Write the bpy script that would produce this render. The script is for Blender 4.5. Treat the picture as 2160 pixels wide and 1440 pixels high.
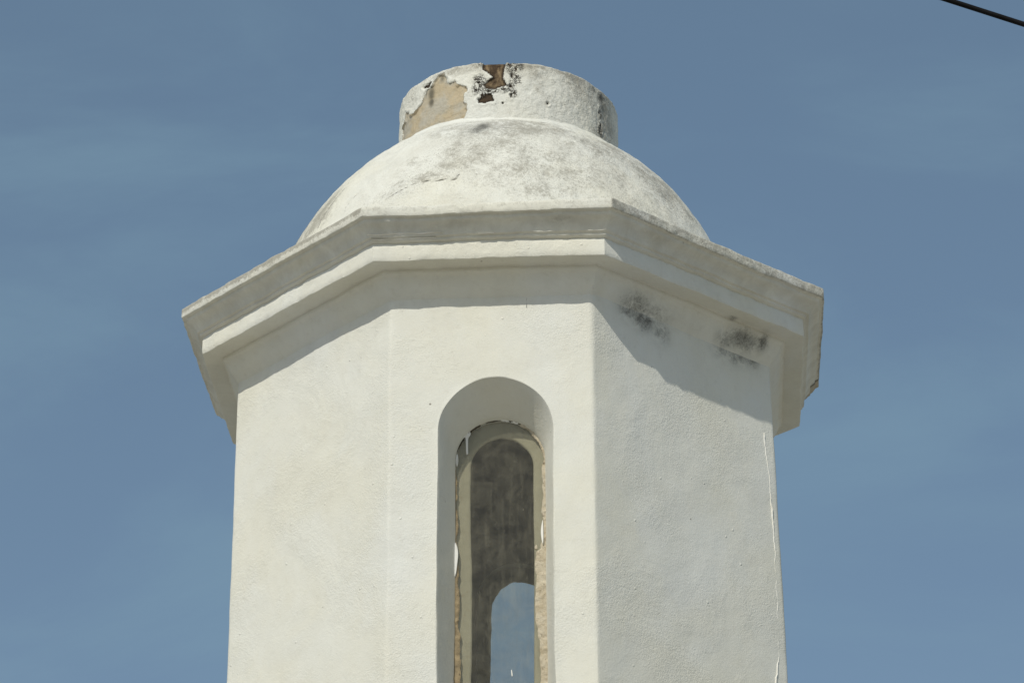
import bpy, bmesh, math
import numpy as np
from mathutils import Vector, Matrix

for o in list(bpy.data.objects):
    bpy.data.objects.remove(o, do_unlink=True)
scene = bpy.context.scene
col = scene.collection

# ------------------------------------------------------------------ camera, sky, sun, exposure
EYE = 1.6                                   # eye height above the ground
cam_d = bpy.data.cameras.new("camera")
cam = bpy.data.objects.new("camera", cam_d)
col.objects.link(cam)
PITCH, YAW, ROLL = 0.448384, 0.0012007, -0.0053062
cam.location = (0.0, -15.915, EYE)
cam.matrix_world = (Matrix.Translation((0.0, -15.915, EYE)) @ Matrix.Rotation(-YAW, 4, 'Z')
                    @ Matrix.Rotation(math.pi / 2 + PITCH, 4, 'X') @ Matrix.Rotation(ROLL, 4, 'Z'))
cam_d.sensor_width = 36.0
cam_d.lens = 6891.68 / 2160.0 * 36.0
cam_d.clip_start = 0.1
cam_d.clip_end = 5000.0
scene.camera = cam

PHI = -0.0617352                            # turn of the tower about its axis
SUN_AZ, SUN_EL = 20.0, 44.3                 # left of the front face, above the horizon
a = math.radians(-90 - SUN_AZ) + PHI
e = math.radians(SUN_EL)
SUN = Vector((math.cos(a) * math.cos(e), math.sin(a) * math.cos(e), math.sin(e)))

world = bpy.data.worlds.new("World")
scene.world = world
world.use_nodes = True
wt = world.node_tree
wt.nodes.clear()
w_out = wt.nodes.new("ShaderNodeOutputWorld")
w_bg = wt.nodes.new("ShaderNodeBackground")
w_sky = wt.nodes.new("ShaderNodeTexSky")
w_sky.sky_type = 'NISHITA'
w_sky.sun_disc = False
w_sky.sun_elevation = e
w_sky.sun_rotation = math.atan2(SUN.x, SUN.y)
w_sky.altitude = 0.0
w_sky.air_density = 1.0
w_sky.dust_density = 1.3
w_sky.ozone_density = 1.0
w_bg.inputs["Strength"].default_value = 0.088
# thin high cirrus veil over the whole sky
w_tc = wt.nodes.new("ShaderNodeTexCoord")
w_map = wt.nodes.new("ShaderNodeMapping")
w_map.inputs["Rotation"].default_value = (0.25, 0.55, 0.3)
w_map.inputs["Scale"].default_value = (2.0, 4.0, 6.0)
w_n = wt.nodes.new("ShaderNodeTexNoise")
w_n.inputs["Scale"].default_value = 2.4
w_n.inputs["Detail"].default_value = 7.0
w_n.inputs["Roughness"].default_value = 0.58
w_n.inputs["Distortion"].default_value = 0.6
w_mr = wt.nodes.new("ShaderNodeMapRange")
w_mr.interpolation_type = 'SMOOTHSTEP'
w_mr.inputs["From Min"].default_value = 0.36
w_mr.inputs["From Max"].default_value = 0.72
w_mr.inputs["To Min"].default_value = 0.28
w_mr.inputs["To Max"].default_value = 0.56
w_mix = wt.nodes.new("ShaderNodeMix")
w_mix.data_type = 'RGBA'
w_mix.inputs["B"].default_value = (2.42, 3.90, 4.90, 1)
wl = wt.links.new
wl(w_tc.outputs["Generated"], w_map.inputs["Vector"])
wl(w_map.outputs["Vector"], w_n.inputs["Vector"])
wl(w_n.outputs["Fac"], w_mr.inputs["Value"])
wl(w_mr.outputs["Result"], w_mix.inputs["Factor"])
wl(w_sky.outputs["Color"], w_mix.inputs["A"])
wl(w_mix.outputs["Result"], w_bg.inputs["Color"])
wl(w_bg.outputs["Background"], w_out.inputs["Surface"])

sun_d = bpy.data.lights.new("sun", 'SUN')
sun_d.energy = 2.9
sun_d.angle = math.radians(0.53)
sun_d.color = (1.0, 0.965, 0.85)
sun = bpy.data.objects.new("sun", sun_d)
sun.rotation_euler = SUN.to_track_quat('Z', 'Y').to_euler()
sun.location = (-6, -12, 20)
col.objects.link(sun)

scene.view_settings.view_transform = 'Standard'
scene.view_settings.look = 'None'
scene.view_settings.gamma = 1.0
scene.view_settings.exposure = 0.0
scene.view_settings.use_curve_mapping = False

# ------------------------------------------------------------------ numpy noise
def _h(x, y, z, s):
    n = (x * 374761393 + y * 668265263 + z * 2147483647 + s * 1274126177) & 0xFFFFFFFF
    n = ((n ^ (n >> 13)) * 1274126177) & 0xFFFFFFFF
    n = ((n ^ (n >> 16)) * 2246822519) & 0xFFFFFFFF
    return ((n ^ (n >> 15)) & 0xFFFF) / 65535.0

def vnoise(P, scale, seed=0):
    """smooth value noise in -1..1 at points P (N,3)"""
    Q = P * scale + 1000.0
    F = np.floor(Q)
    t = Q - F
    t = t * t * t * (t * (t * 6 - 15) + 10)
    I = F.astype(np.int64)
    r = 0
    for dx in (0, 1):
        wx = t[:, 0] if dx else 1 - t[:, 0]
        for dy in (0, 1):
            wy = t[:, 1] if dy else 1 - t[:, 1]
            for dz in (0, 1):
                wz = t[:, 2] if dz else 1 - t[:, 2]
                r = r + _h(I[:, 0] + dx, I[:, 1] + dy, I[:, 2] + dz, seed) * wx * wy * wz
    return r * 2 - 1

def fbm(P, scale, octs=4, seed=0, gain=0.5):
    r, amp = 0, 1.0
    for k in range(octs):
        r = r + amp * vnoise(P, scale * 2.03 ** k, seed + 17 * k)
        amp *= gain
    return r

def sdf_poly(X, Y, poly):
    """signed distance to a closed polygon, positive inside"""
    poly = np.array(poly, float)
    d = np.full(X.shape, 1e9)
    ins = np.zeros(X.shape, bool)
    n = len(poly)
    for i in range(n):
        x0, y0 = poly[i]
        x1, y1 = poly[(i + 1) % n]
        ex, ey = x1 - x0, y1 - y0
        t = np.clip(((X - x0) * ex + (Y - y0) * ey) / (ex * ex + ey * ey + 1e-12), 0, 1)
        d = np.minimum(d, np.hypot(X - x0 - t * ex, Y - y0 - t * ey))
        c = ((y0 > Y) != (y1 > Y)) & (X < ex * (Y - y0) / (ey if abs(ey) > 1e-12 else 1e-12) + x0)
        ins ^= c
    return np.where(ins, d, -d)

def dist_line(X, Y, pts):
    d = np.full(X.shape, 1e9)
    for (x0, y0), (x1, y1) in zip(pts[:-1], pts[1:]):
        ex, ey = x1 - x0, y1 - y0
        t = np.clip(((X - x0) * ex + (Y - y0) * ey) / (ex * ex + ey * ey + 1e-12), 0, 1)
        d = np.minimum(d, np.hypot(X - x0 - t * ex, Y - y0 - t * ey))
    return d

def blobs(X, Y, lst):
    r = np.zeros(X.shape)
    for (x, y, sx, sy, w) in lst:
        r = np.maximum(r, w * np.exp(-((X - x) / sx) ** 2 - ((Y - y) / sy) ** 2))
    return r

# ------------------------------------------------------------------ shader helpers
class NT:
    def __init__(self, name):
        self.m = bpy.data.materials.new(name)
        self.m.use_nodes = True
        self.t = self.m.node_tree
        self.t.nodes.clear()
        self.out = self.t.nodes.new("ShaderNodeOutputMaterial")
        tc = self.t.nodes.new("ShaderNodeTexCoord")
        self.co = tc.outputs["Object"]
    def set(self, sock, v):
        if isinstance(v, bpy.types.NodeSocket):
            self.t.links.new(v, sock)
        else:
            if isinstance(v, tuple) and len(v) == 3 and len(sock.default_value) == 4:
                v = v + (1.0,)
            sock.default_value = v
    def noise(self, scale, detail=4, rough=0.5, dist=0.0, vec=None, stretch=None, off=0.0):
        n = self.t.nodes.new("ShaderNodeTexNoise")
        v = vec or self.co
        if stretch or off:
            mp = self.t.nodes.new("ShaderNodeMapping")
            mp.inputs["Scale"].default_value = stretch or (1, 1, 1)
            mp.inputs["Location"].default_value = (off, off * 0.7, off * 1.3)
            self.t.links.new(v, mp.inputs["Vector"])
            v = mp.outputs["Vector"]
        self.t.links.new(v, n.inputs["Vector"])
        n.inputs["Scale"].default_value = scale
        n.inputs["Detail"].default_value = detail
        n.inputs["Roughness"].default_value = rough
        n.inputs["Distortion"].default_value = dist
        return n.outputs["Fac"]
    def voro(self, scale, feature='F1', rnd=1.0):
        n = self.t.nodes.new("ShaderNodeTexVoronoi")
        n.feature = feature
        self.t.links.new(self.co, n.inputs["Vector"])
        n.inputs["Scale"].default_value = scale
        n.inputs["Randomness"].default_value = rnd
        return n
    def attr(self, name):
        n = self.t.nodes.new("ShaderNodeAttribute")
        n.attribute_name = name
        return n.outputs["Fac"]
    def math(self, op, a, b=0.0, c=None, clamp=False):
        n = self.t.nodes.new("ShaderNodeMath")
        n.operation = op
        n.use_clamp = clamp
        self.set(n.inputs[0], a)
        self.set(n.inputs[1], b)
        if c is not None:
            self.set(n.inputs[2], c)
        return n.outputs[0]
    def ramp(self, v, a, b, lo=0.0, hi=1.0, smooth=True):
        n = self.t.nodes.new("ShaderNodeMapRange")
        n.interpolation_type = 'SMOOTHSTEP' if smooth else 'LINEAR'
        self.set(n.inputs["Value"], v)
        n.inputs["From Min"].default_value = a
        n.inputs["From Max"].default_value = b
        n.inputs["To Min"].default_value = lo
        n.inputs["To Max"].default_value = hi
        return n.outputs["Result"]
    def mix(self, f, a, b):
        n = self.t.nodes.new("ShaderNodeMix")
        n.data_type = 'RGBA'
        self.set(n.inputs["Factor"], f)
        self.set(n.inputs["A"], a)
        self.set(n.inputs["B"], b)
        return n.outputs["Result"]
    def bump(self, h, dist, strength=1.0, normal=None):
        n = self.t.nodes.new("ShaderNodeBump")
        n.inputs["Distance"].default_value = dist
        n.inputs["Strength"].default_value = strength
        self.set(n.inputs["Height"], h)
        if normal is not None:
            self.t.links.new(normal, n.inputs["Normal"])
        return n.outputs["Normal"]
    def bsdf(self, color, rough=0.85, normal=None, spec=0.25):
        b = self.t.nodes.new("ShaderNodeBsdfPrincipled")
        self.set(b.inputs["Base Color"], color)
        self.set(b.inputs["Roughness"], rough)
        b.inputs["Specular IOR Level"].default_value = spec
        if normal is not None:
            self.t.links.new(normal, b.inputs["Normal"])
        return b.outputs["BSDF"]
    def done(self, shader):
        self.t.links.new(shader, self.out.inputs["Surface"])
        return self.m

def stucco(name, grain=1.0, cream=0.55, dirt=0.0, tone=1.0):
    """whitewashed plaster; vertex attributes lichen, mold, bare, brown, flake, line carry its stains and wear"""
    s = NT(name)
    white = tuple(tone * x for x in (0.755, 0.745, 0.680))
    warm = tuple(tone * x for x in (0.745, 0.715, 0.605))
    cool = tuple(tone * x for x in (0.745, 0.752, 0.730))
    n1 = s.noise(1.7, 5, 0.6, 0.3)
    n2 = s.noise(1.1, 4, 0.55, 0.5, stretch=(1, 1, 0.55), off=7.3)
    n3 = s.noise(26, 6, 0.65)
    c = s.mix(s.ramp(n1, 0.38, 0.64, 0.0, cream), white, warm)
    c = s.mix(s.ramp(n2, 0.52, 0.70, 0.0, 0.55), c, cool)
    # light general dust
    c = s.mix(s.ramp(n3, 0.50, 0.78, 0.0, 0.16 + dirt), c, (0.50, 0.46, 0.38))
    # run-off soiling, large soft patches
    soil = s.attr("soil")
    ns = s.noise(7, 6, 0.65, 0.4, stretch=(1, 1, 0.7), off=3.1)
    c = s.mix(s.math('MULTIPLY', soil, s.ramp(ns, 0.30, 0.70, 0.0, 0.62)), c, (0.46, 0.435, 0.37))
    # lichen: fine grey speckle
    li = s.attr("lichen")
    n4 = s.noise(48, 9, 0.74, 0.6)
    n4b = s.noise(9, 5, 0.6, 0.4, off=1.7)
    v = s.math('ADD', s.math('MULTIPLY_ADD', n4b, 0.55, s.math('MULTIPLY', n4, 0.75)), s.math('MULTIPLY', li, 0.42))
    c = s.mix(s.ramp(v, 0.80, 1.08, 0.0, 0.72), c, (0.27, 0.25, 0.205))
    n4c = s.noise(130, 5, 0.7, 0.3, off=6.6)
    c = s.mix(s.math('MULTIPLY', s.ramp(n4c, 0.50, 0.66, 0.0, 0.75), s.ramp(li, 0.05, 0.7)), c, (0.26, 0.24, 0.20))
    # black mould
    mo = s.attr("mold")
    n5 = s.noise(85, 8, 0.80, 0.6, off=5.0)
    n5b = s.noise(14, 5, 0.65, 0.6, off=2.2)
    v = s.math('ADD', s.math('MULTIPLY_ADD', n5b, 0.45, s.math('MULTIPLY', n5, 1.1)), s.math('MULTIPLY', mo, 0.62))
    c = s.mix(s.math('MULTIPLY', s.ramp(mo, 0.04, 1.0, 0.0, 0.45), s.ramp(n5b, 0.28, 0.56)), c, (0.24, 0.235, 0.215))
    c = s.mix(s.ramp(v, 1.08, 1.62, 0.0, 0.88), c, (0.055, 0.055, 0.05))
    # bare plaster where the paint has come off (signed distance, metres)
    jag = s.math('MULTIPLY_ADD', s.noise(70, 7, 0.7, 1.0), 0.030, -0.015)
    bare = s.math('ADD', s.attr("bare"), jag)
    fb = s.ramp(bare, -0.0015, 0.0015)
    tan = s.mix(s.ramp(s.noise(9, 5, 0.6, 0.3, off=4.4), 0.38, 0.62), (0.50, 0.415, 0.285), (0.47, 0.435, 0.36))
    tan = s.mix(s.ramp(s.noise(34, 7, 0.72, 0.5), 0.45, 0.72, 0, 0.45), tan, (0.33, 0.275, 0.195))
    tan = s.mix(s.ramp(s.attr("stain"), 0.1, 1.0, 0, 0.85), tan, (0.10, 0.095, 0.075))
    c = s.mix(fb, c, tan)
    br = s.math('ADD', s.attr("brown"), jag)
    fr = s.ramp(br, -0.0015, 0.0015)
    brn = s.mix(s.ramp(s.noise(22, 6, 0.65, 0.5, stretch=(1, 1, 0.5), off=6.0), 0.40, 0.66), (0.070, 0.046, 0.028), (0.27, 0.195, 0.115))
    brn = s.mix(s.ramp(br, 0.004, 0.022, 0.85, 0.0), brn, (0.035, 0.024, 0.016))
    c = s.mix(fr, c, brn)
    # flaking paint: curled chips with dark gaps between them
    fl = s.attr("flake")
    gn = s.noise(46, 6, 0.62, 1.6, off=8.1)
    gap = s.math('MULTIPLY', s.ramp(s.math('ABSOLUTE', s.math('SUBTRACT', gn, 0.53)), 0.012, 0.050, 1.0, 0.0),
                 s.ramp(s.math('ADD', fl, s.math('MULTIPLY', s.noise(24, 4, 0.6, off=4.1), 0.8)), 0.62, 1.05))
    c = s.mix(gap, c, (0.07, 0.055, 0.045))
    # cracks and lifted edges (distance in metres, drawn where small)
    ln = s.math('ADD', s.attr("line"), s.math('MULTIPLY_ADD', s.noise(55, 5, 0.6, off=9.9), 0.004, -0.002))
    fc = s.ramp(s.math('ABSOLUTE', ln), 0.0008, 0.0045, 1.0, 0.0)
    c = s.mix(s.math('MULTIPLY', fc, 0.62), c, (0.16, 0.14, 0.11))
    # sparse pinholes
    pt = s.voro(7.5)
    c = s.mix(s.math('MULTIPLY', s.ramp(pt.outputs["Distance"], 0.030, 0.050, 0.75, 0.0),
                     s.math('GREATER_THAN', s.noise(3.3, 3, 0.5, off=22.0), 0.55)), c, (0.16, 0.14, 0.11))
    # relief
    g1 = s.noise(120, 6, 0.62)
    g2 = s.noise(40, 5, 0.55, 0.2, stretch=(1, 1, 1.3))
    g3 = s.noise(5, 4, 0.5)
    pv = s.voro(13)
    pim = s.math('MULTIPLY', s.ramp(pv.outputs["Distance"], 0.03, 0.10, 1.0, 0.0),
                 s.math('GREATER_THAN', s.noise(2.7, 3, 0.5, off=12.0), 0.52))
    rgh = s.ramp(s.noise(1.9, 4, 0.6, 0.5, off=15.0), 0.40, 0.64, 0.35, 1.0)
    nrm = s.bump(g3, 0.007, 0.5)
    nrm = s.bump(s.math('MULTIPLY', g2, rgh), 0.0044 * grain, 0.5, nrm)
    nrm = s.bump(s.math('MULTIPLY', g1, rgh), 0.0045 * grain, 0.85, nrm)
    nrm = s.bump(pim, 0.006, 0.5, nrm)
    tw = s.noise(6.5, 3, 0.5, 1.5, stretch=(1, 1, 2.6), off=31.0)
    twl = s.math('MULTIPLY', s.ramp(s.math('ABSOLUTE', s.math('SUBTRACT', tw, 0.5)), 0.0, 0.012, 1.0, 0.0), s.ramp(s.noise(2.3, 3, 0.5, off=37.0), 0.56, 0.66))
    nrm = s.bump(twl, 0.005, 0.35, nrm)
    lay = s.math('MAXIMUM', s.math('MAXIMUM', fb, fr), s.math('MAXIMUM', gap, fc))
    nrm = s.bump(s.math('SUBTRACT', 1.0, lay), 0.006, 0.9, nrm)
    return s.done(s.bsdf(c, 0.88, nrm, 0.2))

M_wall = stucco("whitewashed_wall_plaster", 1.0, 0.6)
M_cornice = stucco("whitewashed_cornice_plaster", 1.0, 0.55, 0.06)
M_dome = stucco("weathered_dome_plaster", 1.8, 0.7, 0.12, 0.99)
M_drum = stucco("peeling_drum_plaster", 1.8, 0.45, 0.10, 1.0)

def simple(name, c1, c2, scale, rough=0.85, bump=0.004, spec=0.2, c3=None):
    s = NT(name)
    n = s.noise(scale, 7, 0.65, 0.5)
    c = s.mix(s.ramp(n, 0.36, 0.66), c1, c2)
    if c3:
        c = s.mix(s.ramp(s.noise(scale * 3.1, 7, 0.7, 0.8, off=3.3), 0.56, 0.70), c, c3)
    nr = s.bump(s.noise(scale * 4, 6, 0.65), bump, 0.8) if bump else None
    return s.done(s.bsdf(c, rough, nr, spec))

M_frame = simple("bare_render_reveal", (0.415, 0.392, 0.305), (0.375, 0.35, 0.27), 6, c3=(0.34, 0.30, 0.22), bump=0.003)
M_putty = simple("old_tan_putty", (0.56, 0.50, 0.39), (0.44, 0.37, 0.26), 16, c3=(0.20, 0.16, 0.11), bump=0.008)
M_puttyd = simple("brown_perished_putty", (0.36, 0.28, 0.17), (0.24, 0.19, 0.12), 16, c3=(0.10, 0.085, 0.06), bump=0.006)
M_flake = simple("white_paint_flake", (0.80, 0.79, 0.76), (0.74, 0.72, 0.66), 12, bump=0.002)
M_gap = simple("dark_gap", (0.045, 0.04, 0.03), (0.12, 0.10, 0.07), 24, bump=0.004)
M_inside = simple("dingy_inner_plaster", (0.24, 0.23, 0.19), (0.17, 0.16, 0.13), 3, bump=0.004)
M_cable = simple("black_cable_sheath", (0.006, 0.006, 0.006), (0.010, 0.010, 0.011), 12, rough=0.7, bump=0.0005, spec=0.08)
M_ground = simple("pale_dusty_ground", (0.36, 0.335, 0.285), (0.30, 0.275, 0.23), 0.7, bump=0.01, c3=(0.33, 0.305, 0.255))

def glass_mat():
    s = NT("dirty_window_glass")
    t = s.t
    tr = t.nodes.new("ShaderNodeBsdfTransparent")
    tr.inputs["Color"].default_value = (0.93, 0.93, 0.905, 1)
    gl = t.nodes.new("ShaderNodeBsdfGlossy")
    gl.inputs["Roughness"].default_value = 0.06
    fr = t.nodes.new("ShaderNodeFresnel")
    fr.inputs["IOR"].default_value = 1.45
    m1 = t.nodes.new("ShaderNodeMixShader")
    gm = t.nodes.new("ShaderNodeNewGeometry")
    t.links.new(s.math('MULTIPLY', fr.outputs[0], s.math('SUBTRACT', 1.0, gm.outputs["Backfacing"])), m1.inputs[0])
    t.links.new(tr.outputs[0], m1.inputs[1])
    t.links.new(gl.outputs[0], m1.inputs[2])
    # dust film with vertical rain streaks, scratches and spots
    film = s.ramp(s.noise(9, 7, 0.66, 0.8), 0.32, 0.68, 0.030, 0.075)
    streak = s.ramp(s.noise(42, 6, 0.65, 0.3, stretch=(1, 1, 0.10)), 0.48, 0.75, 0.0, 0.05)
    spot = s.ramp(s.noise(75, 6, 0.75, 0.4, off=2.0), 0.64, 0.72, 0.0, 0.5)
    f = s.math('ADD', s.math('ADD', film, streak), spot, clamp=True)
    df = t.nodes.new("ShaderNodeBsdfDiffuse")
    df.inputs["Color"].default_value = (0.58, 0.54, 0.41, 1)
    m2 = t.nodes.new("ShaderNodeMixShader")
    t.links.new(f, m2.inputs[0])
    t.links.new(m1.outputs[0], m2.inputs[1])
    t.links.new(df.outputs[0], m2.inputs[2])
    return s.done(m2.outputs[0])
M_glass = glass_mat()

# ------------------------------------------------------------------ mesh helpers
class MB:
    def __init__(self):
        self.v, self.f, self.n = [], [], 0
    def grid(self, P, closed_u=False, flip=False):
        P = np.asarray(P, float)
        nu, nv = P.shape[:2]
        self.v.append(P.reshape(-1, 3))
        idx = np.arange(nu * nv).reshape(nu, nv) + self.n
        i0 = idx if closed_u else idx[:-1]
        i1 = np.roll(idx, -1, 0) if closed_u else idx[1:]
        q = np.stack([i0[:, :-1], i1[:, :-1], i1[:, 1:], i0[:, 1:]], -1).reshape(-1, 4)
        if flip:
            q = q[:, ::-1]
        self.f.append(q)
        self.n += nu * nv
    def mesh(self, name, merge=1e-5):
        V = np.concatenate(self.v)
        F = np.concatenate(self.f)
        me = bpy.data.meshes.new(name)
        me.from_pydata(V.tolist(), [], F.tolist())
        bm = bmesh.new()
        bm.from_mesh(me)
        bmesh.ops.remove_doubles(bm, verts=bm.verts, dist=merge)
        bmesh.ops.dissolve_degenerate(bm, edges=bm.edges, dist=1e-6)
        bm.to_mesh(me)
        bm.free()
        return me

def coords(me):
    a = np.empty(len(me.vertices) * 3)
    me.vertices.foreach_get("co", a)
    return a.reshape(-1, 3)

def normals(me):
    a = np.empty(len(me.vertices) * 3)
    me.vertex_normals.foreach_get("vector", a)
    return a.reshape(-1, 3)

def set_coords(me, P):
    me.vertices.foreach_set("co", P.reshape(-1))
    me.update()

def attr(me, **kw):
    for k, v in kw.items():
        at = me.attributes.new(k, 'FLOAT', 'POINT')
        at.data.foreach_set("value", np.ascontiguousarray(v, dtype=np.float32))

def smooth(me, ang=35):
    me.polygons.foreach_set("use_smooth", [True] * len(me.polygons))
    me.set_sharp_from_angle(angle=math.radians(ang))

def link(name, me, mat, parent=None, label=None, cat=None, kind=None):
    if me is not None and mat is not None:
        me.materials.append(mat)
    o = bpy.data.objects.new(name, me)
    col.objects.link(o)
    if parent:
        o.parent = parent
    if label:
        o["label"] = label
    if cat:
        o["category"] = cat
    if kind:
        o["kind"] = kind
    return o

# ------------------------------------------------------------------ ground
me = bpy.data.meshes.new("ground")
me.from_pydata([(-2500, -2500, 0), (2500, -2500, 0), (2500, 2500, 0), (-2500, 2500, 0)], [], [(0, 1, 2, 3)])
link("ground", me, M_ground, kind="structure")

# ------------------------------------------------------------------ the tower
tower = link("octagonal_tower", None, None, label="white plastered octagonal tower with moulded cornice, dome and peeling round top", cat="tower")
tower.rotation_euler = (0, 0, PHI)

SA, SB = 1.0, 1.25959                       # window sides and plain diagonal sides
HA, HB = SB / math.sqrt(2) + SA / 2, SA / math.sqrt(2) + SB / 2
def basis(k):
    t = math.radians(-90 + 45 * k)
    return np.array([math.cos(t), math.sin(t), 0.0]), np.array([-math.sin(t), math.cos(t), 0.0])
def apothem(k):
    return HA if k % 2 == 0 else HB
def vert(k, d):
    """corner between side k-1 and side k of the plan offset outwards by d"""
    n0, _ = basis(k - 1)
    n1, _ = basis(k)
    M = np.array([n0[:2], n1[:2]])
    return np.linalg.solve(M, [apothem(k - 1) + d, apothem(k) + d])

ZB2 = 7.36 + EYE                            # underside of the lower cornice band
Z = lambda z: z + EYE

def edge_u(w, step):
    n = max(4, int(round(w / step)))
    u = np.linspace(-w / 2, w / 2, n + 1)
    return np.unique(np.concatenate([u, [-w / 2 + .005, -w / 2 + .012, w / 2 - .005, w / 2 - .012]]))

def side(mb, k, d, rows, step, hole=None, flip=False):
    """one side of the wall at offset d; hole = (centre, half width, springing, sill)"""
    n, t = basis(k)
    A = vert(k, d)
    B = vert(k + 1, d)
    uA, uB = A @ t[:2], B @ t[:2]
    h = apothem(k) + d
    at = lambda U, Zz: n[None, None] * h + t[None, None] * U[..., None] + np.array([0, 0, 1.0])[None, None] * Zz[..., None]
    if hole is None:
        u = edge_u(uB - uA, step) + (uA + uB) / 2
        U, R = np.meshgrid(u, rows, indexing='ij')
        mb.grid(at(U, R), flip=flip)
        return
    c, r, zs, sill = hole
    lo = np.concatenate([rows[rows < sill - .01], [sill]])
    mi = np.concatenate([[sill], rows[(rows > sill + .01) & (rows < zs - .01)], [zs]])
    hi = np.concatenate([[zs], rows[rows > zs + .01]])
    ang = np.linspace(math.pi, 0, 49)
    ui = c + r * np.cos(ang)
    ua = np.unique(np.concatenate([np.linspace(uA, c - r, 12), [uA + .005, uA + .012]]))
    ub = np.unique(np.concatenate([np.linspace(c + r, uB, 12), [uB - .005, uB - .012]]))
    for u in (ua, ub):
        U, R = np.meshgrid(u, np.unique(np.concatenate([lo, mi, hi])), indexing='ij')
        mb.grid(at(U, R), flip=flip)
    U, R = np.meshgrid(ui, lo, indexing='ij')
    mb.grid(at(U, R), flip=flip)
    zh = zs + np.sqrt(np.maximum(0, r * r - (ui - c) ** 2))
    top = hi[-1]
    f = (hi - zs) / (top - zs)
    U = np.repeat(ui[:, None], len(hi), 1)
    mb.grid(at(U, zh[:, None] + (top - zh[:, None]) * f[None]), flip=flip)
    return mi

def outline(c, r, zs, sill, mi, mi_ref):
    """opening outline: up the left jamb, round the arch, down the right jamb, back along the sill"""
    a, b = mi_ref
    j = sill + (mi - a) / (b - a) * (zs - sill)
    ang = np.linspace(math.pi, 0, 49)
    L = np.stack([np.full(len(j), c - r), j], 1)
    Ar = np.stack([c + r * np.cos(ang), zs + r * np.sin(ang)], 1)
    Rr = np.stack([np.full(len(j), c + r), j[::-1]], 1)
    S = np.stack([(c + r * np.cos(ang))[::-1][1:-1], np.full(47, sill)], 1)
    return np.concatenate([L, Ar[1:-1], Rr, S])

rows = np.unique(np.round(np.concatenate([np.linspace(0, Z(4.0), 60), np.linspace(Z(4.0), Z(5.1), 30), np.linspace(Z(5.1), Z(7.40), 110)]), 4))
GLASS_D = 0.20
def hole_outer(dz): return (0.018, 0.2875, Z(6.507) + dz, Z(4.35))
def hole_glass(dz): return (0.029, 0.2245, Z(6.432) + dz, Z(4.42))
def hole_inner(dz): return (0.038 - 0.12 * dz, 0.152, Z(6.413) + dz, Z(4.47))

mb = MB()
mis = {}
for k in range(8):
    dz = {0: 0.0, 4: 0.15}.get(k)
    if dz is None:
        side(mb, k, 0.0, rows, 0.02)
    else:
        hh = hole_outer(dz)
        mi = side(mb, k, 0.0, rows, 0.02, hh)
        mis[k] = mi
        n, t = basis(k)
        ref = (hh[3], hh[2])
        loops = [(0.0, hh), (0.0025, (hh[0], hh[1] - .0045, hh[2], hh[3])), (0.008, (hh[0], hh[1] - .0075, hh[2], hh[3]))]
        g = hole_glass(dz)
        for f in np.linspace(0.08, 1, 10):
            loops.append((0.008 + (GLASS_D - 0.008) * f, tuple(np.array(loops[2][1]) * (1 - f) + np.array(g) * f)))
        loops += [(0.235, g), (0.302, g)]
        P = []
        for d, hq in loops:
            q = outline(*hq, mi, ref)
            P.append((apothem(k) - d) * n[None] + q[:, :1] * t[None] + q[:, 1:] * np.array([[0, 0, 1.0]]))
        P = np.stack(P, 1)                  # (outline, depth, 3)
        mb.grid(P, closed_u=True)
wall_me = mb.mesh("wall")
P = coords(wall_me)
N = normals(wall_me)
w = 0.0045 * fbm(P, 1.6, 3, 3) + 0.0011 * fbm(P, 9, 3, 8)
# soften the arrises
n_ang = np.zeros(len(P))
for k in range(8):
    v = vert(k, 0.0)
    dd = np.hypot(P[:, 0] - v[0], P[:, 1] - v[1])
    n_ang = np.maximum(n_ang, np.clip(1 - dd / 0.010, 0, 1))
w = w - 0.0022 * n_ang * (1 + 0.8 * vnoise(P, 7, 5))
w[P[:, 2] < 0.02] = 0
P2 = P + N * w[:, None]
# the opening was cut and rendered by hand: its outline wanders a little
n0, t0 = basis(0)
u_, v_ = P @ t0, P[:, 2]
ho = hole_outer(0.0)
do = np.where(v_ > ho[2], np.hypot(u_ - ho[0], v_ - ho[2]) - ho[1], np.abs(u_ - ho[0]) - ho[1])
wt_ = np.exp(-(do / 0.10) ** 2) * (P @ n0 > HA - 0.17) * np.clip((P @ n0 - HA + 0.17) / 0.10, 0, 1)
Q = np.stack([u_, v_, 0 * u_], 1)
P2 += t0[None] * (wt_ * 0.0050 * fbm(Q, 3.0, 2, 301))[:, None]
P2[:, 2] += wt_ * 0.0055 * fbm(Q, 3.0, 2, 305)
# the right-hand corner leans outwards a little towards the ground
V2 = vert(2, 0.0)
def batter(Q):
    dist = np.hypot(Q[:, 0] - V2[0], Q[:, 1] - V2[1])
    wgt = np.clip(1 - dist / 1.1, 0, 1)
    wgt = wgt * wgt * (3 - 2 * wgt)
    lean = 0.0125 * np.clip(7.1 - (Q[:, 2] - EYE), 0, 3.0) * np.clip(Q[:, 2] / 2.0, 0, 1)
    return np.stack([V2[0] / np.hypot(*V2) * lean * wgt, V2[1] / np.hypot(*V2) * lean * wgt, 0 * lean], 1)
P2 += batter(P)
set_coords(wall_me, P2)
n1, t1 = basis(1)
U1 = P @ t1
on1 = np.abs(P @ n1 - HB) < 0.02
zz = P[:, 2] - EYE
mold = blobs(U1, zz, [(-0.38, 7.23, .10, .085, .95), (-0.28, 7.20, .11, .085, 1.0), (-0.24, 7.21, .06, .04, 1.2), (-0.16, 7.17, .09, .09, .85),
                      (0.27, 7.22, .10, .09, .75), (0.38, 7.22, .13, .08, .95), (0.50, 7.23, .07, .07, 1.0), (0.05, 7.23, .5, .10, .22)]) * on1
n0, t0 = basis(0)
U0 = P @ t0
on0 = np.abs(P @ n0 - HA) < 0.30
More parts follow.
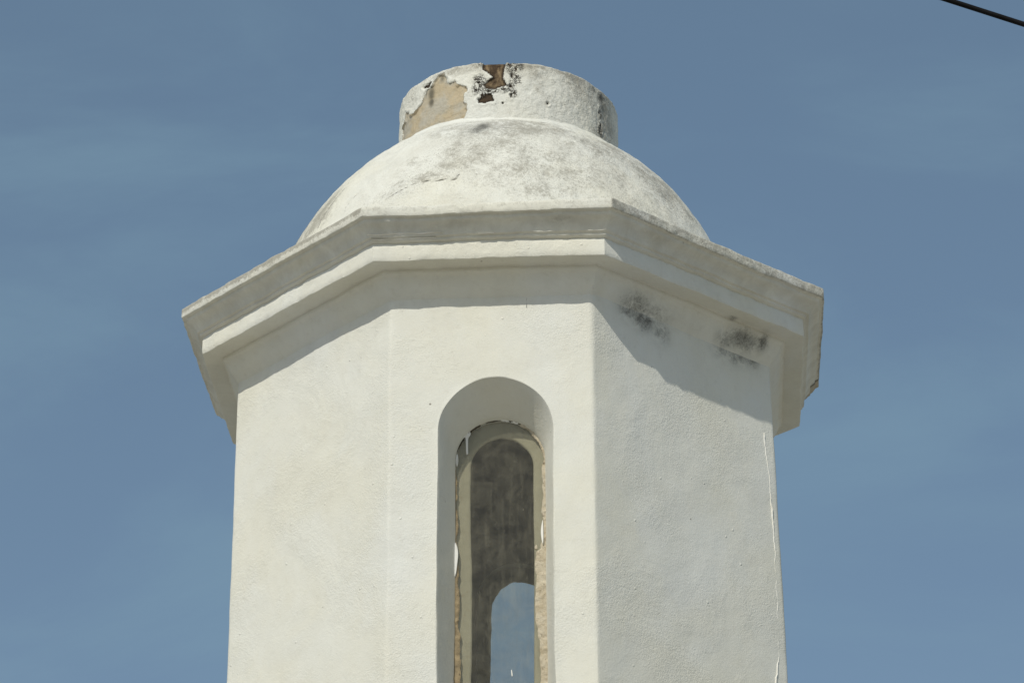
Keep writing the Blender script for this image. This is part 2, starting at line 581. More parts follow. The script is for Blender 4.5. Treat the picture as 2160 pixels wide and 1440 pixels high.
soil = 0.10 + 0.15 * np.clip((zz - 6.95) / 0.35, 0, 1)
soil = np.maximum(soil, 0.35 * np.exp(-((zz - 7.22) / 0.07) ** 2))
line = np.full(len(P), 0.5)
line = np.where(on0 & (zz > 6.9), np.minimum(line, dist_line(U0, zz, [(0.185, 7.235), (0.175, 7.20), (0.178, 7.17), (0.165, 7.145)]) * 1.5), line)
line = np.where(on1, np.minimum(line, dist_line(U1, zz, [(0.500, 6.875), (0.527, 6.848), (0.552, 6.826)]) + .001), line)
attr(wall_me, mold=mold, soil=soil, lichen=np.where(zz > 7.1, .12, 0.0), bare=np.full(len(P), -0.5), brown=np.full(len(P), -0.5), stain=np.zeros(len(P)),
     flake=np.zeros(len(P)), line=line)
smooth(wall_me, 38)
wall = link("wall", wall_me, M_wall, tower)

# inner skin of the hollow shaft
mb = MB()
rin = np.array([0.0, 2.0, 4.0, Z(4.5), Z(5.0), Z(5.5), Z(6.0), Z(6.3), Z(6.8), Z(7.2), Z(7.5)])
for k in range(8):
    dz = {0: 0.0, 4: 0.15}.get(k)
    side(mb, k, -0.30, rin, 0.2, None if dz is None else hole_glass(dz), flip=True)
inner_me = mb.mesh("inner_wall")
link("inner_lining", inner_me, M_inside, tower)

# the seam where the corner render has been patched
seam = [(0.553, 6.826), (0.562, 6.794), (0.571, 6.704), (0.586, 6.603), (0.586, 6.472), (0.589, 6.343), (0.589, 6.162), (0.591, 5.958),
        (0.589, 5.806), (0.592, 5.731), (0.582, 5.628), (0.568, 5.55), (0.554, 5.472), (0.56, 5.30), (0.55, 5.0)]
S = np.array(seam)
tt = np.concatenate([[0], np.cumsum(np.hypot(*np.diff(S, axis=0).T))])
s = np.linspace(0, tt[-1], 340)
cu, cz = np.interp(s, tt, S[:, 0]), np.interp(s, tt, S[:, 1])
q3 = np.stack([s, s * 0, s * 0], 1)
cu = cu + 0.0055 * fbm(q3, 14, 4, 21)
wid = 0.0024 + 0.0016 * fbm(q3, 12, 3, 33)
wid = np.clip(wid, 0.0004, 0.010) * np.clip(s / 0.05, 0.2, 1)
prof = []
for a_ in np.linspace(-1, 1, 7):
    hgt = 0.0036 * (1 - a_ * a_) * np.clip(0.9 + 1.0 * fbm(q3 + 5, 12, 4, 41), .1, 1.6) - 0.003 * abs(a_)
    prof.append((HB + hgt + 0.001)[:, None] * n1[None] + (cu + a_ * wid)[:, None] * t1[None] + Z(cz)[:, None] * np.array([[0, 0, 1.0]]))
mb = MB()
mb.grid(np.stack(prof, 1), flip=True)
me = mb.mesh("plaster_seam")
P = coords(me)
set_coords(me, P + (batter(P) @ n1)[:, None] * n1[None])
smooth(me, 60)
link("plaster_seam", me, M_flake, wall)

# ------------------------------------------------------------------ cornice
prof = [(-0.30, -0.16), (-0.02, -0.16), (-0.005, -0.140), (0.003, -0.128), (0.011, -0.117), (0.020, -0.105), (0.030, -0.092), (0.040, -0.075), (0.049, -0.055), (0.056, -0.040),
        (0.061, -0.030), (0.067, -0.026), (0.073, -0.019), (0.075, -0.010), (0.073, -0.003), (0.079, 0.002), (0.12, 0.001), (0.172, -0.001), (0.177, 0.000),
        (0.1785, 0.003), (0.179, 0.03), (0.1785, 0.06), (0.178, 0.092), (0.176, 0.096), (0.188, 0.099), (0.195, 0.104), (0.196, 0.112), (0.203, 0.116),
        (0.209, 0.118), (0.213, 0.127), (0.219, 0.138), (0.228, 0.150), (0.238, 0.160), (0.249, 0.168), (0.260, 0.174), (0.264, 0.180), (0.266, 0.190),
        (0.272, 0.193), (0.283, 0.194), (0.287, 0.1955), (0.2885, 0.199), (0.2885, 0.215), (0.2885, 0.232), (0.288, 0.244), (0.285, 0.248), (0.276, 0.250), (0.0, 0.275), (-0.2, 0.29)]
prof = np.array(prof)
# refine long spans
pp = [prof[0]]
for a_, b_ in zip(prof[:-1], prof[1:]):
    m = max(1, int(np.hypot(*(b_ - a_)) / 0.014)) if a_[0] > 0 and b_[0] > 0.05 else 1
    for i in range(1, m + 1):
        pp.append(a_ + (b_ - a_) * i / m)
prof = np.array(pp)
cols_ = []
info = []
for k in range(8):
    m = 110 if k in (7, 0, 1, 2) else 60
    for i in range(m):
        f = i / m
        cols_.append((k, f))
G = np.zeros((len(cols_), len(prof), 3))
for j, (d, z) in enumerate(prof):
    Vs = [vert(k, d) for k in range(9)]
    for i, (k, f) in enumerate(cols_):
        G[i, j, :2] = Vs[k] * (1 - f) + Vs[k + 1] * f
        G[i, j, 2] = ZB2 + z
DZ = np.repeat(prof[None], len(cols_), 0)
mb = MB()
mb.grid(G, closed_u=True, flip=False)
V = np.concatenate(mb.v)
me = bpy.data.meshes.new("cornice")
me.from_pydata(V.tolist(), [], np.concatenate(mb.f).tolist())
P = coords(me)
Nn = normals(me)
d_, z_ = DZ.reshape(-1, 2).T
ang = np.arctan2(P[:, 1], P[:, 0])
out = np.stack([np.cos(ang), np.sin(ang), 0 * ang], 1)
amp = np.clip(d_ / 0.05, 0, 1)
wob = (0.0040 * fbm(P * [1, 1, 0.3], 2.2, 3, 50) + 0.0022 * fbm(P, 14, 3, 51))
P2 = P + out * (wob * amp)[:, None]
P2[:, 2] += amp * (0.0045 * fbm(P * [1, 1, 0], 1.3, 3, 55) + 0.0028 * fbm(P * [1, 1, 0.5], 11, 3, 57))
v1_ = vert(1, 0.288)
P2[:, 2] += 0.009 * np.exp(-(np.hypot(P[:, 0] - v1_[0], P[:, 1] - v1_[1]) / 0.45) ** 2) * np.clip((d_ - 0.19) / 0.05, 0, 1)
# worn arrises of the top slab and of the band
for (dc, zc_, sz) in ((0.2885, 0.196, 0.006), (0.2885, 0.247, 0.007), (0.1785, 0.001, 0.004), (0.1785, 0.094, 0.004)):
    near = np.exp(-((d_ - dc) / 0.008) ** 2 - ((z_ - zc_) / 0.008) ** 2)
    chip = np.clip(fbm(P, 18, 4, 60) - 0.1, 0, 1) + 0.4 * np.clip(fbm(P, 40, 2, 64), 0, 1)
    P2 -= out * (near * chip * sz)[:, None]
# broken corner of the slab on the far right
v3 = vert(3, 0.288)
dd = np.hypot(P[:, 0] - v3[0], P[:, 1] - v3[1])
brk = np.clip(1 - (dd + 0.03 * vnoise(P, 12, 70)) / 0.13, 0, 1) * np.clip((d_ - 0.20) / 0.03, 0, 1)
P2 -= out * (brk ** 0.7 * 0.055)[:, None]
set_coords(me, P2)
fascia = np.clip((d_ - 0.275) / 0.008, 0, 1) * (z_ > 0.18)
upper = np.clip((z_ - 0.205) / 0.03, 0, 1) * fascia
face_k = np.array([c[0] for c in cols_])[:, None].repeat(len(prof), 1).reshape(-1)
lich = 0.42 * fascia + 0.35 * upper
lich = np.where(face_k == 7, 0.25 * fascia + 0.80 * upper, lich)
lich = np.where(face_k == 1, 0.62 * fascia + 0.12 * upper, lich)
lich = np.where(face_k == 0, 0.20 * fascia + 0.18 * upper, lich)
lich = np.where(face_k == 2, 0.80 * fascia, lich)
soil = np.where((z_ > 0.10) & (d_ < 0.285), 0.72, 0.25)
soil = np.where((z_ <= 0.005) & (d_ > 0.02), 0.22, soil)
soil = np.where((z_ > 0.0) & (z_ < 0.097) & (d_ > .17) & (d_ < .181), 0.22, soil)
U1 = P @ t1
mold = blobs(U1, z_, [(-0.34, -0.10, .14, .07, .9), (-0.20, -0.11, .14, .06, .75), (0.40, -0.07, .16, .07, .95), (0.52, -0.05, .06, .06, 1.05), (0.28, -0.10, .10, .06, .8), (0.05, -0.10, .5, .05, .28),
                      (0.28, 0.0, .04, .012, .8)]) * ((face_k == 1) & (d_ < 0.10))
U0 = P @ t0
mold = np.maximum(mold, blobs(U0, z_, [(0.36, .16, .10, .025, .62), (0.22, .15, .06, .02, .4), (-.15, .16, .12, .02, .45), (-.4, .16, .1, .02, .42)]) * (face_k == 0) * (d_ > .2) * (d_ < .28))
mold = np.maximum(mold, blobs(U1, z_, [(-0.40, .16, .20, .03, .5), (0.1, .15, .3, .03, .35), (-0.52, .24, .12, .02, .8), (-.3, .235, .1, .02, .6)]) * (face_k == 1) * (d_ > .2))
n2_, t2_ = basis(2)
mold = np.maximum(mold, np.clip(1 - dd / 0.22, 0, 1) * (d_ > .2) * 1.0)
line = np.full(len(P), 0.5)
line = np.where((d_ > 0.262) & (face_k == 1), np.minimum(np.abs(U1 - (0.48 + 0.006 * np.sin(z_ * 120))) * 1.3, np.abs(U1 - (-0.235 + (z_ - .2) * .35)) * 1.3), line)
line = np.where((d_ > 0.22) & (dd < .35), np.minimum(line, np.abs(dd - 0.245 - 0.1 * (0.288 - d_)) * .8), line)
K = len(P)
bare = np.where(d_ > 0.235, 0.235 - dd, -0.5)
attr(me, mold=mold, soil=soil, lichen=lich, bare=bare, brown=np.full(K, -0.5), stain=np.clip(1 - np.abs(dd - 0.225) / 0.03, 0, 1), flake=np.zeros(K), line=line)
smooth(me, 40)
cornice = link("cornice", me, M_cornice, tower)

# pale lime runs dried along the little steps under the slab
def ribbon(name, k, u0, u1, d, z, wdt, seed, parent, mat):
    n, t = basis(k)
    u = np.linspace(u0, u1, 60)
    q = np.stack([u, u * 0, u * 0], 1)
    zc_ = z + 0.002 * fbm(q, 20, 3, seed)
    ww = np.clip(wdt * (1 + 1.1 * fbm(q, 16, 3, seed + 3)), 0.0004, 1) * np.clip(np.minimum(u - u0, u1 - u) / 0.05, 0.1, 1)
    rowsP = []
    for a_ in np.linspace(-1, 1, 5):
        dp = d + 0.0035 * (1 - a_ * a_) - 0.004 * abs(a_)
        rowsP.append((apothem(k) + dp) * n[None].repeat(60, 0) + u[:, None] * t[None] + (ZB2 + zc_ + a_ * ww)[:, None] * np.array([[0, 0, 1.0]]))
    m_ = MB()
    m_.grid(np.stack(rowsP, 1))
    me_ = m_.mesh(name)
    smooth(me_, 60)
    return link(name, me_, mat, parent)
ribbon("lime_run", 0, -0.60, -0.22, 0.2155, 0.132, 0.0032, 101, cornice, M_flake)
ribbon("lime_run", 0, -0.58, -0.26, 0.1985, 0.113, 0.0022, 131, cornice, M_flake)
ribbon("lime_run", 0, -0.05, 0.03, 0.2105, 0.1225, 0.0016, 151, cornice, M_flake)

# ------------------------------------------------------------------ dome
RD, RZ, ZC = 1.28684, 1.40373, Z(7.46625)
c_, s_ = math.cos(-PHI), math.sin(-PHI)
rot = lambda x, y: (c_ * x - s_ * y, s_ * x + c_ * y)
DX, DY = rot(-0.0223, -0.0037)
na, nh = 900, 150
th = np.linspace(0, 2 * math.pi, na, endpoint=False)
lat = np.concatenate([np.linspace(math.asin(0.08), math.asin(0.96), nh)])
TH, LA = np.meshgrid(th, lat, indexing='ij')
rr = RD * np.cos(LA)
G = np.stack([DX + rr * np.sin(TH), DY - rr * np.cos(TH), ZC + RZ * np.sin(LA)], -1)   # th = angle from the front, + to the right
mb = MB()
mb.grid(G, closed_u=True)
V = np.concatenate(mb.v)
me = bpy.data.meshes.new("dome")
me.from_pydata(V.tolist(), [], np.concatenate(mb.f).tolist())
P = coords(me)
Nn = normals(me)
T = np.degrees(np.where(TH > math.pi, TH - 2 * math.pi, TH)).reshape(-1)
Hh = (RZ * np.sin(LA)).reshape(-1)
RM = (rr).reshape(-1)
X = np.radians(T) * RD                      # metric chart
wob = 0.006 * fbm(P, 1.8, 3, 80) + 0.0026 * fbm(P, 10, 4, 81) + 0.0016 * fbm(P, 30, 2, 82)
mk = lambda t: math.radians(t) * RD
flake_poly = [(mk(t), h) for t, h in [(-18.5, .579), (-16.6, .575), (-13.7, .565), (-10.7, .56), (-8.5, .551), (-7.4, .588), (-7.9, .617), (-9.4, .649), (-11.7, .643), (-14.2, .627), (-16.8, .599)]]
sd = sdf_poly(X, Hh, flake_poly)
lift = np.clip(sd / 0.006, 0, 1) * np.clip((0.66 - Hh) / 0.08, 0, 1)
wob = wob + 0.009 * lift
P2 = P + Nn * wob[:, None]
set_coords(me, P2)
line = np.full(len(P), 0.5)
for cr in ([(-28.5, .528), (-25.9, .522), (-24.1, .545), (-21.3, .566), (-18.5, .579), (-16.6, .575), (-13.7, .565), (-10.7, .56), (-8.5, .551), (-7.4, .588)],
           [(-40.4, .53), (-40.8, .564), (-40.2, .596), (-38.9, .622), (-38.0, .639)],
           [(-51.2, .515), (-51.1, .58), (-50.5, .622), (-49.7, .657), (-48.5, .701), (-47.1, .764)]):
    wdt = 0.75 if cr[0][0] > -30 else (1.0 if cr[0][0] > -45 else 0.6)
    line = np.minimum(line, (dist_line(X, Hh, [(mk(t), h) for t, h in cr]) + 0.001) * wdt)
mold = blobs(T, Hh, [(-5.5, .985, 4.5, .09, .95), (-3.5, 1.02, 4.0, .07, 1.05), (-12, .93, 5, .05, .4), (-9.0, .97, 3.0, .035, .55), (0.5, 1.0, 4.0, .04, .55), (23.0, .99, 3.5, .03, .55), (27.0, .98, 3.0, .035, .5), (30.7, .78, 3.5, .06, .30)])
lich = 0.30 + blobs(T, Hh, [(-10, .83, 6, .13, .42), (-9, .68, 7, .08, .45), (-17, .61, 5, .04, .5), (0, .85, 16, .22, .40), (16, .72, 8, .10, .36), (14, .48, 10, .08, .3), (30, .75, 14, .25, .36),
                            (56, .75, 14, .25, .55), (-54, .66, 7, .16, .6), (25, .6, 12, .1, .36), (-70, .6, 14, .3, .5), (5, 1.05, 30, .13, .55), (8, .62, 12, .14, .4), (40, .95, 14, .16, .5)])
lich = lich + 0.12 * fbm(P, 3.5, 3, 90)
lich = np.where((T < -12) & (Hh < .5), lich - .05, lich)
K = len(P)
attr(me, mold=mold, soil=np.clip(0.30 + 0.5 * fbm(P, 2.5, 3, 91), 0, 1), lichen=lich, bare=np.full(K, -0.5), brown=np.full(K, -0.5), stain=np.zeros(K), flake=np.zeros(K), line=line)
smooth(me, 60)
dome = link("dome", me, M_dome, tower)
# underside of the dome, seen from inside the shaft
mb = MB()
th2 = np.linspace(0, 2 * math.pi, 64, endpoint=False)
la2 = np.linspace(0.0, math.pi / 2 * 0.999, 16)
TH, LA = np.meshgrid(th2, la2, indexing='ij')
G = np.stack([DX + 1.16 * np.cos(LA) * np.sin(TH), DY - 1.16 * np.cos(LA) * np.cos(TH), ZC + 0.02 + 1.2 * np.sin(LA)], -1)
mb.grid(G, closed_u=True, flip=True)
me = mb.mesh("dome_lining")
smooth(me, 60)
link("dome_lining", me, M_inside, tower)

# ------------------------------------------------------------------ round drum on top of the dome
RC, ZT = 0.60391, Z(8.98309)
CX, CY = rot(0.00532, -0.11726)
na = 1000
th = np.linspace(0, 2 * math.pi, na, endpoint=False)
hs = np.concatenate([np.linspace(-0.62, -0.012, 150), [-0.006, -0.002, 0.0]])
rs = np.concatenate([np.full(150, RC), [RC - 0.001, RC - 0.004, RC - 0.010]])
for rin_ in (RC - 0.03, RC - 0.08, RC * .6, RC * .3, 0.002):
    hs = np.append(hs, 0.0 + 0.01 * (1 - rin_ / RC))
    rs = np.append(rs, rin_)
G = np.zeros((na, len(hs), 3))
TILT = -0.030
for j, (h, r) in enumerate(zip(hs, rs)):
    G[:, j, 0] = CX + r * np.sin(th)
    G[:, j, 1] = CY - r * np.cos(th)
    G[:, j, 2] = ZT + h + TILT * r * np.sin(th) * np.clip(1 + h / 0.4, 0, 1)
HS = np.repeat(hs[None], na, 0).reshape(-1)
T = np.degrees(np.where(th > math.pi, th - 2 * math.pi, th))
T = np.repeat(T[:, None], len(hs), 1).reshape(-1)
mb = MB()
mb.grid(G, closed_u=True)
V = np.concatenate(mb.v)
me = bpy.data.meshes.new("drum")
me.from_pydata(V.tolist(), [], np.concatenate(mb.f).tolist())
P = coords(me)
Nn = normals(me)
X = np.radians(T) * RC
mk = lambda t: math.radians(t) * RC
def poly(l): return [(mk(t), h) for t, h in l]
TAN = [(-70.7, -.30), (-71.0, -.173), (-66.1, -.16), (-64.2, -.113), (-58.5, -.154), (-54.9, -.167), (-51.1, -.157), (-47.6, -.137), (-46.0, -.099), (-44.4, -.082), (-39.9, -.069),
       (-38.1, -.048), (-34.9, -.023), (-31.1, -.021), (-30.3, -.049), (-29.8, -.083), (-27.8, -.094), (-25.1, -.086), (-23.1, -.112), (-18.3, -.137), (-17.9, -.166), (-19.8, -.174),
       (-19.8, -.227), (-17.9, -.239), (-18.3, -.279), (-19.0, -.318), (-23.1, -.345), (-31.0, -.36), (-47.4, -.37), (-56.8, -.36)]
BROWN = [(-8.1, .03), (3.1, .03), (1.7, -.044), (1.0, -.101), (3.0, -.151), (-0.3, -.16), (-3.7, -.172), (-8.1, -.163), (-9.1, -.137), (-6.4, -.112), (-4.3, -.098), (-7.1, -.067), (-9.8, -.047), (-9.5, -.018)]
SMALL = [(-11.9, -.247), (-12.3, -.226), (-9.5, -.21), (-7.8, -.196), (-5.0, -.195), (-3.7, -.241), (-5.7, -.243), (-8.8, -.252)]
SP1 = [(-42.7, -.045), (-40.5, -.034), (-39.5, -.046), (-42.4, -.071), (-44.4, -.061), (-46.0, -.062), (-46.9, -.05)]
FLECKS = [(-13.5, -.10, .7, .012), (-11.5, -.125, 1.0, .010), (-9.8, -.205, .8, .012), (-13, -.17, .6, .010), (4.6, -.15, .8, .014), (5.5, -.085, .6, .016), (7.6, -.05, .6, .014), (4.2, -.02, .9, .016), (6.6, -.195, .5, .016), (5.0, -.215, .5, .012), (-6.5, -.182, 1.2, .007), (1.0, -.175, 1.4, .008), (59, -.285, .8, .008), (60, -.24, .5, .012), (58.6, -.16, .5, .014), (24, -.236, .7, .008), (0.7, -.258, .7, .006)]
fleck = np.full(len(P), -0.5)
for (ft, fh, fw, fz) in FLECKS:
    rr_ = np.hypot((T - ft) / fw, (HS - fh) / fz)
    fleck = np.maximum(fleck, (1 - rr_) * 0.008 - 0.002)
bare = sdf_poly(X, HS, poly(TAN))
brown = np.maximum(sdf_poly(X, HS, poly(BROWN)), np.maximum(sdf_poly(X, HS, poly(SMALL)), np.maximum(sdf_poly(X, HS, poly(SP1)) - 0.002, fleck)))
stain = blobs(T, HS, [(-40.4, -.11, 2.6, .05, 1.0), (-40.6, -.16, 2.2, .035, 1.0), (-33, -.045, 2, .03, .7), (-69, -.27, 2, .06, .6), (-44.5, -.09, 1.2, .03, .8), (-29, -.30, 8, .05, .12)])
flake = blobs(T, HS, [(-10.5, -.12, 3.2, .045, 1), (-12.3, -.155, 3.4, .04, .9), (6.0, -.04, 3.5, .05, 1.05), (7.0, -.11, 3.0, .05, 1.0), (3.3, -.17, 3.5, .03, 1.0), (6.0, -.205, 2.2, .03, .85),
                      (-8.0, -.19, 3.5, .035, 1.0), (-11, -.01, 2.5, .015, .8), (9.5, -.03, 3, .04, .7), (59.3, -.27, 2.5, .05, .8), (60, -.17, 1.8, .04, .7), (-4, -.185, 4, .02, .9)])
mold = blobs(T, HS, [(61.0, -.055, 4.6, .055, 1.15), (63.0, -.11, 3.4, .06, 1.0), (59.1, -.16, 1.6, .03, .8), (59.5, -.24, 1.6, .03, .7), (58.7, -.275, 2.5, .02, .85), (60, -.315, 2.2, .02, .8), (54, -.034, 4.0, .03, .8),
                     (44, -.03, 3, .02, .55), (38, -.03, 3, .02, .45), (72, -.10, 3, .05, .6), (76, -.2, 3, .1, .5), (24.0, -.235, 1.2, .012, .75), (0.7, -.255, 1.2, .010, .7), (-25.5, -.012, 4, .012, .3), (-52, -.10, 1.5, .03, .35)])
lich = 0.16 + blobs(T, HS, [(50, -.10, 22, .14, .62), (65, -.2, 14, .3, .72), (15, -.06, 14, .06, .36), (-24, -.03, 8, .03, .40), (-55, -.08, 8, .06, .35), (10, -.015, 70, .035, .62), (30, -.2, 20, .12, .30), (-5, -.28, 14, .05, .2)])
soil = 0.15 + blobs(T, HS, [(10, -.02, 70, .035, .8), (21, -.09, 5, .04, 1.0), (43, -.09, 4, .05, .9), (18, -.15, 3, .03, .7), (-22, -.03, 8, .03, .7)])
wob = 0.0045 * fbm(P, 2.6, 3, 110) + 0.0022 * fbm(P, 16, 3, 111) + 0.0015 * fbm(P, 45, 2, 112)
jg = 0.010 * fbm(P, 30, 3, 115)
lay = np.clip((np.maximum(bare, brown) + jg) / 0.004, 0, 1)
wob -= 0.007 * lay
curl = np.exp(-((np.maximum(bare, brown) + jg + 0.010) / 0.008) ** 2) * (lay < .5)
wob += 0.003 * curl + 0.006 * flake * np.clip(fbm(P, 45, 2, 118), -1, 1)
wob = np.where(HS < 0.004, wob, 0)
P2 = P + Nn * wob[:, None]
P2[:, 2] += np.where(HS > -0.015, 0.006 * fbm(P * [1, 1, 0], 6, 4, 119) - 0.010 * np.clip((brown + .02) / .03, 0, 1), 0)
set_coords(me, P2)
line = np.full(len(P), 0.5)
for cr in ([(26, -.318), (30, -.325), (34, -.335)], [(15, -.31), (19, -.318)]):
    line = np.minimum(line, dist_line(X, HS, poly(cr)) + 0.002)
attr(me, mold=mold, soil=soil, lichen=lich, bare=bare, brown=brown, stain=stain, flake=flake, line=line)
smooth(me, 50)
drum = link("drum", me, M_drum, tower)

# rolled plaster fillet where the drum meets the dome
mb = MB()
th = np.linspace(0, 2 * math.pi, 360, endpoint=False)
G = np.zeros((360, 7, 3))
for i, t_ in enumerate(th):
    for j, f in enumerate(np.linspace(0, 1, 7)):
        r = RC - 0.004 + 0.024 * (1 - math.cos(f * math.pi / 2)) ** 1.0 * 1.0
        x, y = CX + r * math.sin(t_), CY - r * math.cos(t_)
        q = 1 - ((x - DX) ** 2 + (y - DY) ** 2) / RD ** 2
        z = ZC + RZ * math.sqrt(max(q, 0.001))
        G[i, j] = (x, y, z + 0.015 * (1 - math.sin(f * math.pi / 2)) - (0.008 if j == 6 else 0))
mb.grid(G, closed_u=True, flip=True)
me = mb.mesh("fillet")
P = coords(me)
set_coords(me, P + normals(me) * (0.004 * fbm(P, 9, 3, 130))[:, None])
K = len(P)
attr(me, mold=np.full(K, .05), soil=np.full(K, .15), lichen=np.full(K, .10), bare=np.full(K, -.5), brown=np.full(K, -.5), stain=np.zeros(K), flake=np.zeros(K), line=np.full(K, .5))
smooth(me, 60)
link("fillet", me, M_drum, dome)

# ------------------------------------------------------------------ windows
def window(k, dz, detail):
    n, t = basis(k)
    up = np.array([0, 0, 1.0])
    root = bpy.data.objects.new("window", None)
    col.objects.link(root)
    root.parent = tower
    at = lambda u, z, d: (apothem(k) - d) * n + u * t + z * up
    mi = mis[k]
    ho = hole_outer(dz)
    ref = (ho[3], ho[2])
    # rendered inner reveal (a stepped lip behind the glass)
    g, i_ = hole_glass(dz), hole_inner(dz)
    loops = [(0.300, (g[0], g[1] + .02, g[2], g[3] - .02)), (0.226, (g[0], g[1] + .02, g[2], g[3] - .02)), (0.226, (i_[0], i_[1] + .010, i_[2], i_[3] - .006)), (0.229, (i_[0], i_[1] + .003, i_[2], i_[3])),
             (0.233, i_), (0.238, i_), (0.242, (i_[0], i_[1] + .004, i_[2], i_[3])), (0.243, (g[0], g[1] + .02, g[2], g[3] - .02)), (0.300, (g[0], g[1] + .02, g[2], g[3] - .02))]
    Pn = []
    for d, hq in loops:
        q = outline(*hq, mi, ref)
        Pn.append((apothem(k) - d) * n[None] + q[:, :1] * t[None] + q[:, 1:] * up[None])
    m_ = MB()
    m_.grid(np.stack(Pn, 1), closed_u=True)
    me_ = m_.mesh("reveal_lip")
    P = coords(me_)
    ja = 1.0 if k == 0 else 2.2
    set_coords(me_, P + t[None] * (ja * 0.0036 * fbm(P, 3.5 * ja, 4, 140 + k))[:, None] + up[None] * (ja * 0.0036 * fbm(P, 6 * ja, 3, 150))[:, None])
    smooth(me_, 40)
    link("reveal_lip", me_, M_frame, root)
    # pane
    q = outline(g[0], g[1] + .006, g[2], g[3] - .006, mi, ref)
    b = bmesh.new()
    lo = [b.verts.new(at(u, z, 0.204)) for u, z in q]
    hi = [b.verts.new(at(u, z, 0.208)) for u, z in q]
    b.faces.new(lo)
    b.faces.new(hi[::-1])
    for x in range(len(lo)):
        y = (x + 1) % len(lo)
        b.faces.new((lo[x], hi[x], hi[y], lo[y]))
    bmesh.ops.recalc_face_normals(b, faces=b.faces)
    me_ = bpy.data.meshes.new("pane")
    b.to_mesh(me_)
    b.free()
    link("pane", me_, M_glass, root)
    if not detail:
        return root
    # putty strips: outer edge tucked under the reveal, inner edge ragged
    def strip(name, pts_o, pts_i, mat, thick, seed, dbase=0.203):
        O, I = np.array(pts_o), np.array(pts_i)
        L = np.concatenate([[0], np.cumsum(np.hypot(*np.diff(O, axis=0).T))])
        m_n = int(L[-1] / 0.005)
        s_ = np.linspace(0, L[-1], m_n)
        o2 = np.stack([np.interp(s_, L, O[:, 0]), np.interp(s_, L, O[:, 1])], 1)
        i2 = np.stack([np.interp(s_, L, I[:, 0]), np.interp(s_, L, I[:, 1])], 1)
        q3 = np.stack([s_, s_ * 0, s_ * 0], 1)
        wv = i2 - o2
        wl_ = np.hypot(wv[:, 0], wv[:, 1])[:, None] + 1e-6
        i2 = i2 + wv / wl_ * (np.minimum(0.35 * wl_[:, 0], 0.005) * (fbm(q3, 22, 4, seed) - 0.5))[:, None]
        rowsP = []
        nf = 7
        for j in range(nf):
            f = j / (nf - 1)
            u, z = (o2 * (1 - f) + i2 * f).T
            q4 = np.stack([u, z, u * 0], 1)
            hgt = thick * (1 - 0.5 * f) * (1 + 0.6 * fbm(q4, 45, 3, seed + 5))
            if j == nf - 1:
                hgt = hgt * 0 - 0.0012
            rowsP.append((apothem(k) - dbase + hgt)[:, None] * n[None] + u[:, None] * t[None] + z[:, None] * up[None])
        m2 = MB()
        m2.grid(np.stack(rowsP, 1))
        me2 = m2.mesh(name)
        bm = bmesh.new()
        bm.from_mesh(me2)
        bmesh.ops.recalc_face_normals(bm, faces=bm.faces)
        bm.to_mesh(me2)
        bm.free()
        smooth(me2, 60)
        return link(name, me2, mat, root)
    gc, gr, gz, gs = g
    def arc(r, a0, a1, m=40, c=gc):
        return [(c + r * math.cos(x), gz + r * math.sin(x)) for x in np.radians(np.linspace(a0, a1, m))]
    zr = [gz, Z(6.154), Z(6.03), Z(5.967), Z(5.95), Z(5.857), Z(5.80), Z(5.72), Z(5.60), Z(5.56), Z(5.42), Z(5.27), Z(4.9), Z(4.45)]
    ur = [gc + gr - .014, 0.232, 0.228, 0.222, 0.199, 0.192, 0.200, 0.198, 0.193, 0.206, 0.212, 0.214, 0.214, 0.214]
    strip("putty", [(gc + gr + .004, z) for z in zr], list(zip(ur, zr)), M_putty, 0.006, 201)
    strip("putty", arc(gr + .004, 62, 0), [(x, y) for x, y in arc(gr - .012, 62, 0)], M_putty, 0.006, 211)
    zl = [gz - .04, Z(6.17), Z(6.10), Z(6.04), Z(5.79), Z(5.73), Z(5.61), Z(5.49), Z(5.37), Z(5.28), Z(4.9), Z(4.45)]
    ul = [gc - gr + .010, -0.180, -0.174, -0.181, -0.172, -0.165, -0.170, -0.161, -0.162, -0.158, -0.16, -0.16]
    strip("putty", [(gc - gr - .004, z) for z in zl], list(zip(ul, zl)), M_puttyd, 0.005, 221)
    strip("gap", arc(gr + .006, 165, 116, 30), arc(gr - .013, 165, 116, 30), M_gap, 0.004, 231)
    strip("gap", arc(gr + .006, 112, 36, 40), arc(gr - .009, 112, 36, 40), M_gap, 0.003, 241)
    strip("putty", arc(gr + .006, 92, 66, 24), arc(gr - .010, 92, 66, 24), M_flake, 0.0045, 251)
    # lifted white paint: a drip over the pane and curled flakes at its edge
    def patch(name, pts, mat, d0, thick):
        bm = bmesh.new()
        pts = np.array(pts)
        fine = []
        for x in range(len(pts)):
            p0, p1, p2, p3 = pts[x - 1], pts[x], pts[(x + 1) % len(pts)], pts[(x + 2) % len(pts)]
            for f in np.linspace(0, 1, 6, endpoint=False):
                fine.append(0.5 * (2 * p1 + (p2 - p0) * f + (2 * p0 - 5 * p1 + 4 * p2 - p3) * f * f + (3 * p1 - p0 - 3 * p2 + p3) * f ** 3))
        cc = np.mean(fine, 0)
        A = [bm.verts.new(at(u, z, d0)) for u, z in fine]
        B = [bm.verts.new(at(u, z, d0 - thick)) for u, z in [(q_ * 0.90 + cc * 0.10) for q_ in fine]]
        for x in range(len(A)):
            y = (x + 1) % len(A)
            bm.faces.new((A[x], A[y], B[y], B[x]))
        bm.faces.new(B)
        bmesh.ops.recalc_face_normals(bm, faces=bm.faces)
        me2 = bpy.data.meshes.new(name)
        bm.to_mesh(me2)
        bm.free()
        smooth(me2, 50)
        return link(name, me2, mat, root)
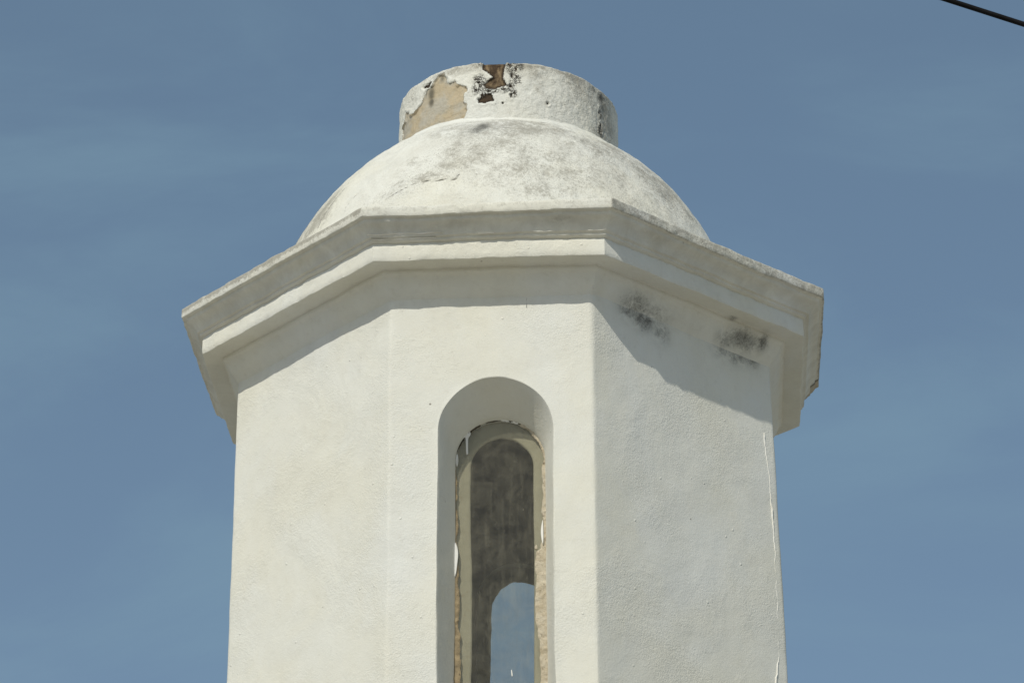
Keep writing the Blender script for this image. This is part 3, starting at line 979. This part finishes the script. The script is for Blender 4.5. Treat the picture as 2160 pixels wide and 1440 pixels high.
    patch("paint_drip", [(-.172, Z(6.60)), (-.150, Z(6.612)), (-.120, Z(6.605)), (-.116, Z(6.582)), (-.127, Z(6.560)), (-.1285, Z(6.52)), (-.128, Z(6.482)), (-.133, Z(6.474)), (-.138, Z(6.482)), (-.139, Z(6.53)), (-.142, Z(6.566)), (-.158, Z(6.556)), (-.176, Z(6.53))], M_flake, 0.204, 0.004)
    patch("paint_flake", [(-.199, Z(6.0)), (-.183, Z(5.995)), (-.175, Z(5.95)), (-.180, Z(5.89)), (-.187, Z(5.835)), (-.199, Z(5.828))], M_flake, 0.200, 0.010)
    patch("paint_flake", [(.231, Z(6.09)), (.238, Z(6.11)), (.240, Z(6.02)), (.237, Z(5.98)), (.230, Z(6.01)), (.227, Z(6.05))], M_flake, 0.197, 0.008)
    patch("paint_flake", [(.196, Z(5.975)), (.206, Z(5.985)), (.210, Z(5.965)), (.200, Z(5.960))], M_putty, 0.203, 0.005)
    patch("paint_flake", [(-.186, Z(6.47)), (-.180, Z(6.475)), (-.176, Z(6.44)), (-.182, Z(6.41)), (-.190, Z(6.43))], M_flake, 0.203, 0.004)
    patch("paint_flake", [(.0785, Z(5.345)), (.0825, Z(5.345)), (.0860, Z(5.318)), (.0805, Z(5.316))], M_flake, 0.203, 0.002)
    return root

window(0, 0.0, True)
window(4, 0.15, False)

# ------------------------------------------------------------------ overhead cable
cv = bpy.data.curves.new("overhead_cable", 'CURVE')
cv.dimensions = '3D'
cv.bevel_depth = 0.0094
cv.bevel_resolution = 4
sp = cv.splines.new('POLY')
D0 = 10.0                                    # metres in front of the camera
pa = Vector((0.13480, 0.85600, 0.52702)) * (D0 / 0.856) + Vector((0, -15.915, EYE))
pb = Vector((0.15825, 0.85930, 0.52011)) * (D0 / 0.8593) + Vector((0, -15.915, EYE))
dr = (pb - pa) / (pb - pa).length
pts = []
for x in np.linspace(-14, 16, 121):
    q = pa + dr * float(x)
    pts.append((q.x, q.y, q.z + 0.0009 * float(x) ** 2))
sp.points.add(len(pts) - 1)
for p_, q in zip(sp.points, pts):
    p_.co = (*q, 1)
cv.materials.append(M_cable)
tmp = bpy.data.objects.new("tmp", cv)
col.objects.link(tmp)
bpy.context.view_layer.update()
me = bpy.data.meshes.new_from_object(tmp.evaluated_get(bpy.context.evaluated_depsgraph_get()))
bpy.data.objects.remove(tmp, do_unlink=True)
me.name = "overhead_cable"
smooth(me, 60)
me.materials.clear()
link("overhead_cable", me, M_cable, label="thin black overhead cable crossing the blue sky", cat="cable")
